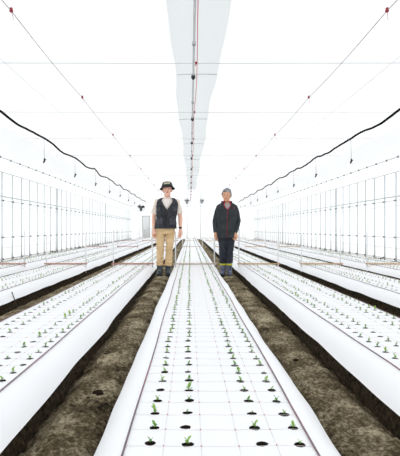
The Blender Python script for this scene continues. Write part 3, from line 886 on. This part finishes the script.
def boots(t, J, m, shaft_top, name, band=None, laces=False, r=.056):
    for k in ('l', 'r'):
        an, f = Vector(J['an_'+k]), Vector(J['ft_'+k])
        d = (f-an); d.z = 0; d.normalize()
        heel = an-d*.045
        b = MB()
        b.tube([(an.x, an.y, shaft_top), (an.x, an.y, .16), (an.x, an.y+.002, .09), (an.x, an.y, .055)], [r, r*.93, r*.92, r*.9], 16)
        toe = f
        pts = [heel+Vector((0, 0, -an.z+.048)), an+d*.03+Vector((0, 0, -an.z+.058)), an.lerp(toe, .55)*1.0, toe]
        pts[2] = Vector((pts[2].x, pts[2].y, .052)); pts[3] = Vector((toe.x, toe.y, .042))
        b.tube(pts, [.040, .050, .049, .034], 14, flat=1.0)
        b.ball(pts[3], (.036, .036, .030), 12)
        def post(co, me):
            co[:, 2] = np.maximum(co[:, 2], .012); return co
        bo = remeshed(b, name, m, .006, 3, t, post)
        s_ = MB()
        vs = []
        side = Vector((-d.y, d.x, 0)); n = 18
        L = (toe-heel); L.z = 0; Ln = L.length
        for z in (0, .022):
            for j in range(n):
                a = 2*math.pi*j/n; u = (1-math.cos(a))/2
                wd = (.036+.017*math.sin(math.pi*min(1, u*.62+.35)))
                p = heel-d*.043+d*(Ln+.082)*u+side*math.sin(a)**1.0*wd
                vs.append((p.x, p.y, z))
        s_.add(vs, [tuple(range(n))[::-1], tuple(range(n, 2*n))]+[(j, (j+1) % n, n+(j+1) % n, n+j) for j in range(n)])
        s_.build('sole', M['sole'], bo)
        if band:
            c = MB(); c.tube([(an.x, an.y, shaft_top-.068), (an.x, an.y, shaft_top-.036)], r+.005, 18); c.build('band', band, bo)
        if laces:
            for z in (.075, .10, .125):
                c = MB(); q = .085-(z-.075)*1.0
                c.tube([an+d*q-side*.028+Vector((0, 0, z-an.z)), an+d*(q+.012)+Vector((0, 0, z-an.z+.012)), an+d*q+side*.028+Vector((0, 0, z-an.z))], .004, 5); c.build('lace', M['patch'], bo)

# ---- the man in the hat
J = dict(tx=.045, sh_l=(-.125, .008, 1.365), sh_r=(.215, .008, 1.365), el_l=(-.200, .025, 1.07), el_r=(.290, .02, 1.075), wr_l=(-.190, -.040, .835), wr_r=(.290, -.02, .845),
         yaw_l=-.75, yaw_r=.75, curl_l=.55, curl_r=.5,
         hip_l=(-.068, 0, .86), hip_r=(.112, 0, .86), kn_l=(-.078, -.012, .48), kn_r=(.086, -.012, .48), an_l=(-.088, .02, .10), an_r=(.066, .03, .10), ft_l=(-.105, -.14, .04), ft_r=(.085, -.13, .04))
RH = Matrix.Rotation(math.radians(-9), 3, 'X') @ Matrix.Rotation(math.radians(-3), 3, 'Y')
t, HC, H = person('man in black bucket hat, charcoal vest and khaki trousers standing in the left walkway', (-.488, 8.62, .004), 1.045, J, M['skin1'], RH, .012, 1.0, M['brow'])
trousers(t, J, M['khaki'], 3, .19, .955, .045, [.088, .086, .075, .067, .066, .066, .073])
bl = MB(); bl.rings([(.016, 0, z, .171, .117) for z in (.925, .955)], 26, p=2.3); bl.build('belt', M['belt'], t)
boots(t, J, M['boot1'], .235, 'boot', laces=True, r=.060)
# short sleeved plaid shirt
b = MB(); b.rings([(.045*min(1, (z-.78)/.5), cy, z, rx+.004, ry+.004) for z, rx, ry, cy in TORSO[2:9]], 26, p=2.3)
for k in ('l', 'r'):
    sh, el = Vector(J['sh_'+k]), Vector(J['el_'+k])
    b.tube([sh+(Vector((.045, 0, 1.37))-sh)*.4, sh, sh.lerp(el, .4), sh.lerp(el, .80)], [.058, .066, .066, .068], 16)
sh_o = remeshed(b, 'shirt', M['plaid'], .007, 2, t, wrinkle(.006, 12, 14, 7))
for s in (-1, 1):
    c = MB(); vs = []
    for o_ in (0, .005):
        for i in range(5):
            u = i/4; a = math.radians(8+52*u)*s
            vs += [(.045+.012+math.sin(a)*.066, .012-math.cos(a)*.066-o_, 1.452-.012*(1-u)), (.045+.012+math.sin(a)*.075, .010-math.cos(a)*.080-o_, 1.405-.035*(1-u)-o_)]
    fs = [(2*i, 2*i+1, 2*i+3, 2*i+2) for i in range(4)]+[(10+2*i, 10+2*i+2, 10+2*i+3, 10+2*i+1) for i in range(4)]+[(2*i, 2*i+2, 12+2*i, 10+2*i) for i in range(4)]+[(2*i+1, 11+2*i, 13+2*i, 2*i+3) for i in range(4)]+[(0, 10, 11, 1), (8, 9, 19, 18)]
    c.add(vs, fs); c.build('collar', M['plaid'], sh_o)
c = MB(); panel(c, -.42, .42, 1.235, 1.405, .010, 10, 8, .004, .045, .92); u_o = c.build('undershirt', M['whitetee'], t)
# vest
b = MB(); open_front(b, .865, 1.425, .018, 1.215, .62, .052, seed=2, flare=.06, amp=.007)
v_o = b.build('vest', M['vest'], t)
for s in (-1, 1):
    c = MB(); a, e = sorted((s*.22, s*.95)); panel(c, a, e, .93, 1.07, .036, 6, 5, .012, .034)
    pk = c.build('pocket', M['pocket'], v_o)
    c = MB(); panel(c, a-.02, e+.02, 1.055, 1.09, .040, 6, 2, .012, .038); c.build('flap', M['vest'], pk)
    c = MB(); a, e = sorted((s*.45, s*.98)); panel(c, a, e, 1.17, 1.26, .034, 6, 5, .010, .045)
    pk = c.build('pocket', M['pocket'], v_o)
    c = MB(); panel(c, a-.02, e+.02, 1.25, 1.28, .038, 6, 2, .011, .045); c.build('flap', M['vest'], pk)
c = MB(); c.tube([(q[0]+.045*min(1, (z-.7)/.55), q[1], q[2]) for z in [.87+.345*i/12 for i in range(13)] for q in [surf(0, z, .030+max(0, 1.05-z)*.06)]], .006, 6); c.build('zip', M['zip'], v_o)
# bucket hat
hat = thing('hat', '', '', (0, 0, 0)); 
for key in ('label', 'category'): del hat[key]
bpy.data.objects.remove(hat)
def ringsH(mb, rings, n=28, thick=.004, close_top=True):
    vs = []
    full = rings+[(y, z, max(.001, rx-thick), max(.001, ry-thick)) if i else (y, z, rx-thick, ry-thick) for i, (y, z, rx, ry) in list(enumerate(rings))[::-1]]
    for (y, z, rx, ry) in full:
        for j in range(n):
            a = 2*math.pi*j/n; vs.append(H((rx*math.cos(a), y+ry*math.sin(a), z)))
    k_ = len(full)
    fs = [(i*n+j, i*n+(j+1) % n, (i+1)*n+(j+1) % n, (i+1)*n+j) for i in range(k_-1) for j in range(n)]
    fs += [((k_-1)*n+j, (k_-1)*n+(j+1) % n, (j+1) % n, j) for j in range(n)]
    mb.add(vs, fs)
b = MB(); ringsH(b, [(.006, .022, .134, .140), (.006, .040, .116, .128), (.008, .058, .098, .112), (.010, .078, .092, .108), (.012, .112, .086, .101), (.014, .134, .074, .088), (.014, .144, .045, .055), (.014, .146, .003, .004)])
h_o = b.build('hat', M['hat'], t)
b = MB(); ringsH(b, [(.008, .060, .1005, .1145), (.009, .080, .096, .112)]); b.build('hat_band', M['hatband'], h_o)
b = MB(); vs = []
for o_ in (.0, .004):
    for i in range(5):
        a = math.radians(-90-34+17*i)
        for z, rx, ry in ((.082, .0935, .109), (.112, .088, .103)): vs.append(H(((rx+o_)*math.cos(a), .011+(ry+o_)*math.sin(a), z)))
fs = [(2*i, 2*i+2, 2*i+3, 2*i+1) for i in range(4)]+[(10+2*i, 11+2*i, 13+2*i, 12+2*i) for i in range(4)]+[(2*i, 10+2*i, 12+2*i, 2*i+2) for i in range(4)]+[(2*i+1, 2*i+3, 13+2*i, 11+2*i) for i in range(4)]+[(0, 1, 11, 10), (8, 18, 19, 9)]
b.add(vs, fs); b.build('badge', M['patch'], h_o)
b = MB()
for s in (-1, 1): b.ball(H((s*.066, .030, .012)), (.020, .045, .048), 12)
b.ball(H((0, .075, .0)), (.062, .036, .055), 14)
remeshed(b, 'hair', M['hair_dark'], .006, 2, t)
wr = Vector(J['wr_r'])
b = MB(); b.tube([wr+Vector((0, .004, .045)), wr+Vector((0, .003, .022))], .0335, 14); w_o = b.build('watch', M['watch'], t)
b = MB(); b.tube([wr+Vector((.010, -.030, .034)), wr+Vector((.013, -.042, .034))], .017, 12); b.build('dial', M['zip'], w_o)

# ---- the man in the black jacket
J = dict(tx=.018, sh_l=(-.140, .008, 1.345), sh_r=(.180, .008, 1.345), el_l=(-.208, .03, 1.08), el_r=(.236, .03, 1.08), wr_l=(-.206, -.045, .845), wr_r=(.170, -.085, .845),
         yaw_l=-.5, yaw_r=1.15, curl_l=.55, curl_r=.75,
         hip_l=(-.078, 0, .86), hip_r=(.088, 0, .86), kn_l=(-.066, -.012, .48), kn_r=(.074, -.012, .48), an_l=(-.054, .045, .10), an_r=(.062, .01, .10), ft_l=(-.088, -.105, .04), ft_r=(.068, -.150, .04))
RH = Matrix.Rotation(math.radians(-10), 3, 'Z') @ Matrix.Rotation(math.radians(-2), 3, 'X') @ Matrix.Rotation(math.radians(4), 3, 'Y')
t, HC, H = person('grey haired man in black jacket with red collar standing in the right walkway', (.690, 8.62, .004), .975, J, M['skin2'], RH, -.012, .2, M['hair_grey'])
trousers(t, J, M['navy'], 11, .262, .93, .018, [.090, .090, .079, .073, .073, .073, .077])
boots(t, J, M['boot2'], .275, 'boot', band=M['yellow'], r=.060)
b = MB(); open_front(b, .755, 1.43, .026, 1.295, .36, .018, seed=5, flare=.05, amp=.008, nz=34)
for k in ('l', 'r'):
    sh, el, wr = [Vector(J[q+k]) for q in ('sh_', 'el_', 'wr_')]
    P = [sh+(Vector((.018, 0, 1.35))-sh)*.45, sh+(Vector((.018, 0, 1.36))-sh)*.12, sh.lerp(el, .3), sh.lerp(el, .65), el, el.lerp(wr, .35), el.lerp(wr, .7), wr+Vector((0, 0, .005))]
    Q = []; R_ = []
    rr = [.056, .068, .064, .061, .059, .057, .052, .043]
    for i in range(len(P)-1):
        for u in (0, .25, .5, .75):
            p = P[i].lerp(P[i+1], u); Q.append(p); R_.append((rr[i]+(rr[i+1]-rr[i])*u)*(1+.07*noise.noise((p.z*28, p.x*5, 3))))
    Q.append(P[-1]); R_.append(rr[-1])
    b.tube(Q, R_, 18)
j_o = b.build('jacket', M['jacket'], t)
c = MB(); c.tube([(q[0]+.018*min(1, (z-.7)/.55), q[1], q[2]) for z in [.76+.56*i/20 for i in range(21)] for q in [surf(0, z, .036+max(0, 1.05-z)*.05)]], .0048, 6); c.build('zip', M['redzip'], j_o)
for s in (-1, 1):                        # standing collar: black outside, red lining folded open
    for (nm, m_, off, zt, a0) in (('collar', M['jacket'], .012, 0, 40), ('collar_lining', M['collar_red'], 0, .006, 24)):
        c = MB(); vs = []
        for o_ in (0, .007):
            for i in range(9):
                u = i/8; a = math.radians(a0+(180-a0)*u)*s
                fl = .030*(1-u)**2
                for z, r_ in ((1.385+.02*u, .088), (1.425+.012*u, .082), (1.462+zt+.010*u, .076)):
                    rr_ = r_+off+o_+fl*((z-1.385)/.08)
                    vs.append((.018-.004+math.sin(a)*rr_*1.02, .012-math.cos(a)*rr_*.92, z))
        B = 27; fs = []
        for i in range(8):
            for q in range(2):
                a_ = i*3+q; fs += [(a_, a_+1, a_+4, a_+3), (B+a_, B+a_+3, B+a_+4, B+a_+1)]
            fs += [(i*3, i*3+3, B+i*3+3, B+i*3), (i*3+2, B+i*3+2, B+i*3+5, i*3+5)]
        for q in range(2): fs += [(q, B+q, B+q+1, q+1), (24+q, 24+q+1, B+24+q+1, B+24+q)]
        c.add(vs, fs); c.build(nm, m_, j_o)
for s in (-1, 1):                        # red lining turned out along the open neck
    c = MB(); P = []
    for i in range(9):
        z = 1.295+.115*i/8; ta = .012+.36*((z-1.295)/.135)**.9
        q = surf(s*ta, z, .034); P.append((q[0]+.018, q[1]-.003, q[2]))
    c.tube(P, [.0045+.005*i/8 for i in range(9)], 8); c.build('collar_lining', M['collar_red'], j_o)
c = MB(); q = surf(.55, 1.325, .036); c.ball((q[0]+.018, q[1]-.002, q[2]), (.013, .004, .012), 10); c.build('chest_logo', M['redzip'], j_o)
for s in (-1, 1):
    c = MB(); P = [surf(s*(.55+.30*i/6), 1.00-.15*i/6, .040+.05*max(0, .05+.15*i/6)) for i in range(7)]
    c.tube([(p[0]+.012, p[1], p[2]) for p in P], .005, 5); c.build('pocket_zip', M['zip'], j_o)
c = MB(); panel(c, -.40, .40, 1.28, 1.425, .010, 10, 8, .005, .018, .8); c.build('shirt', M['greyshirt'], t)
# grey hair, swept over the forehead
b = MB()
b.ball(H((0, .026, .066)), (.088, .098, .088), 22)
b.ball(H((0, .060, .010)), (.084, .066, .075), 18)
for s in (-1, 1):
    b.ball(H((s*.076, .018, .030)), (.017, .050, .050), 12)
for i in range(9):
    u = -1+2*i/8
    b.ball(H((u*.062, -.062+.022*abs(u), .092-.012*abs(u)+.004*math.sin(i*2.3))), (.018, .026, .022), 10)
remeshed(b, 'hair', M['hair_grey'], .005, 2, t, wrinkle(.008, 45, 30, 3))
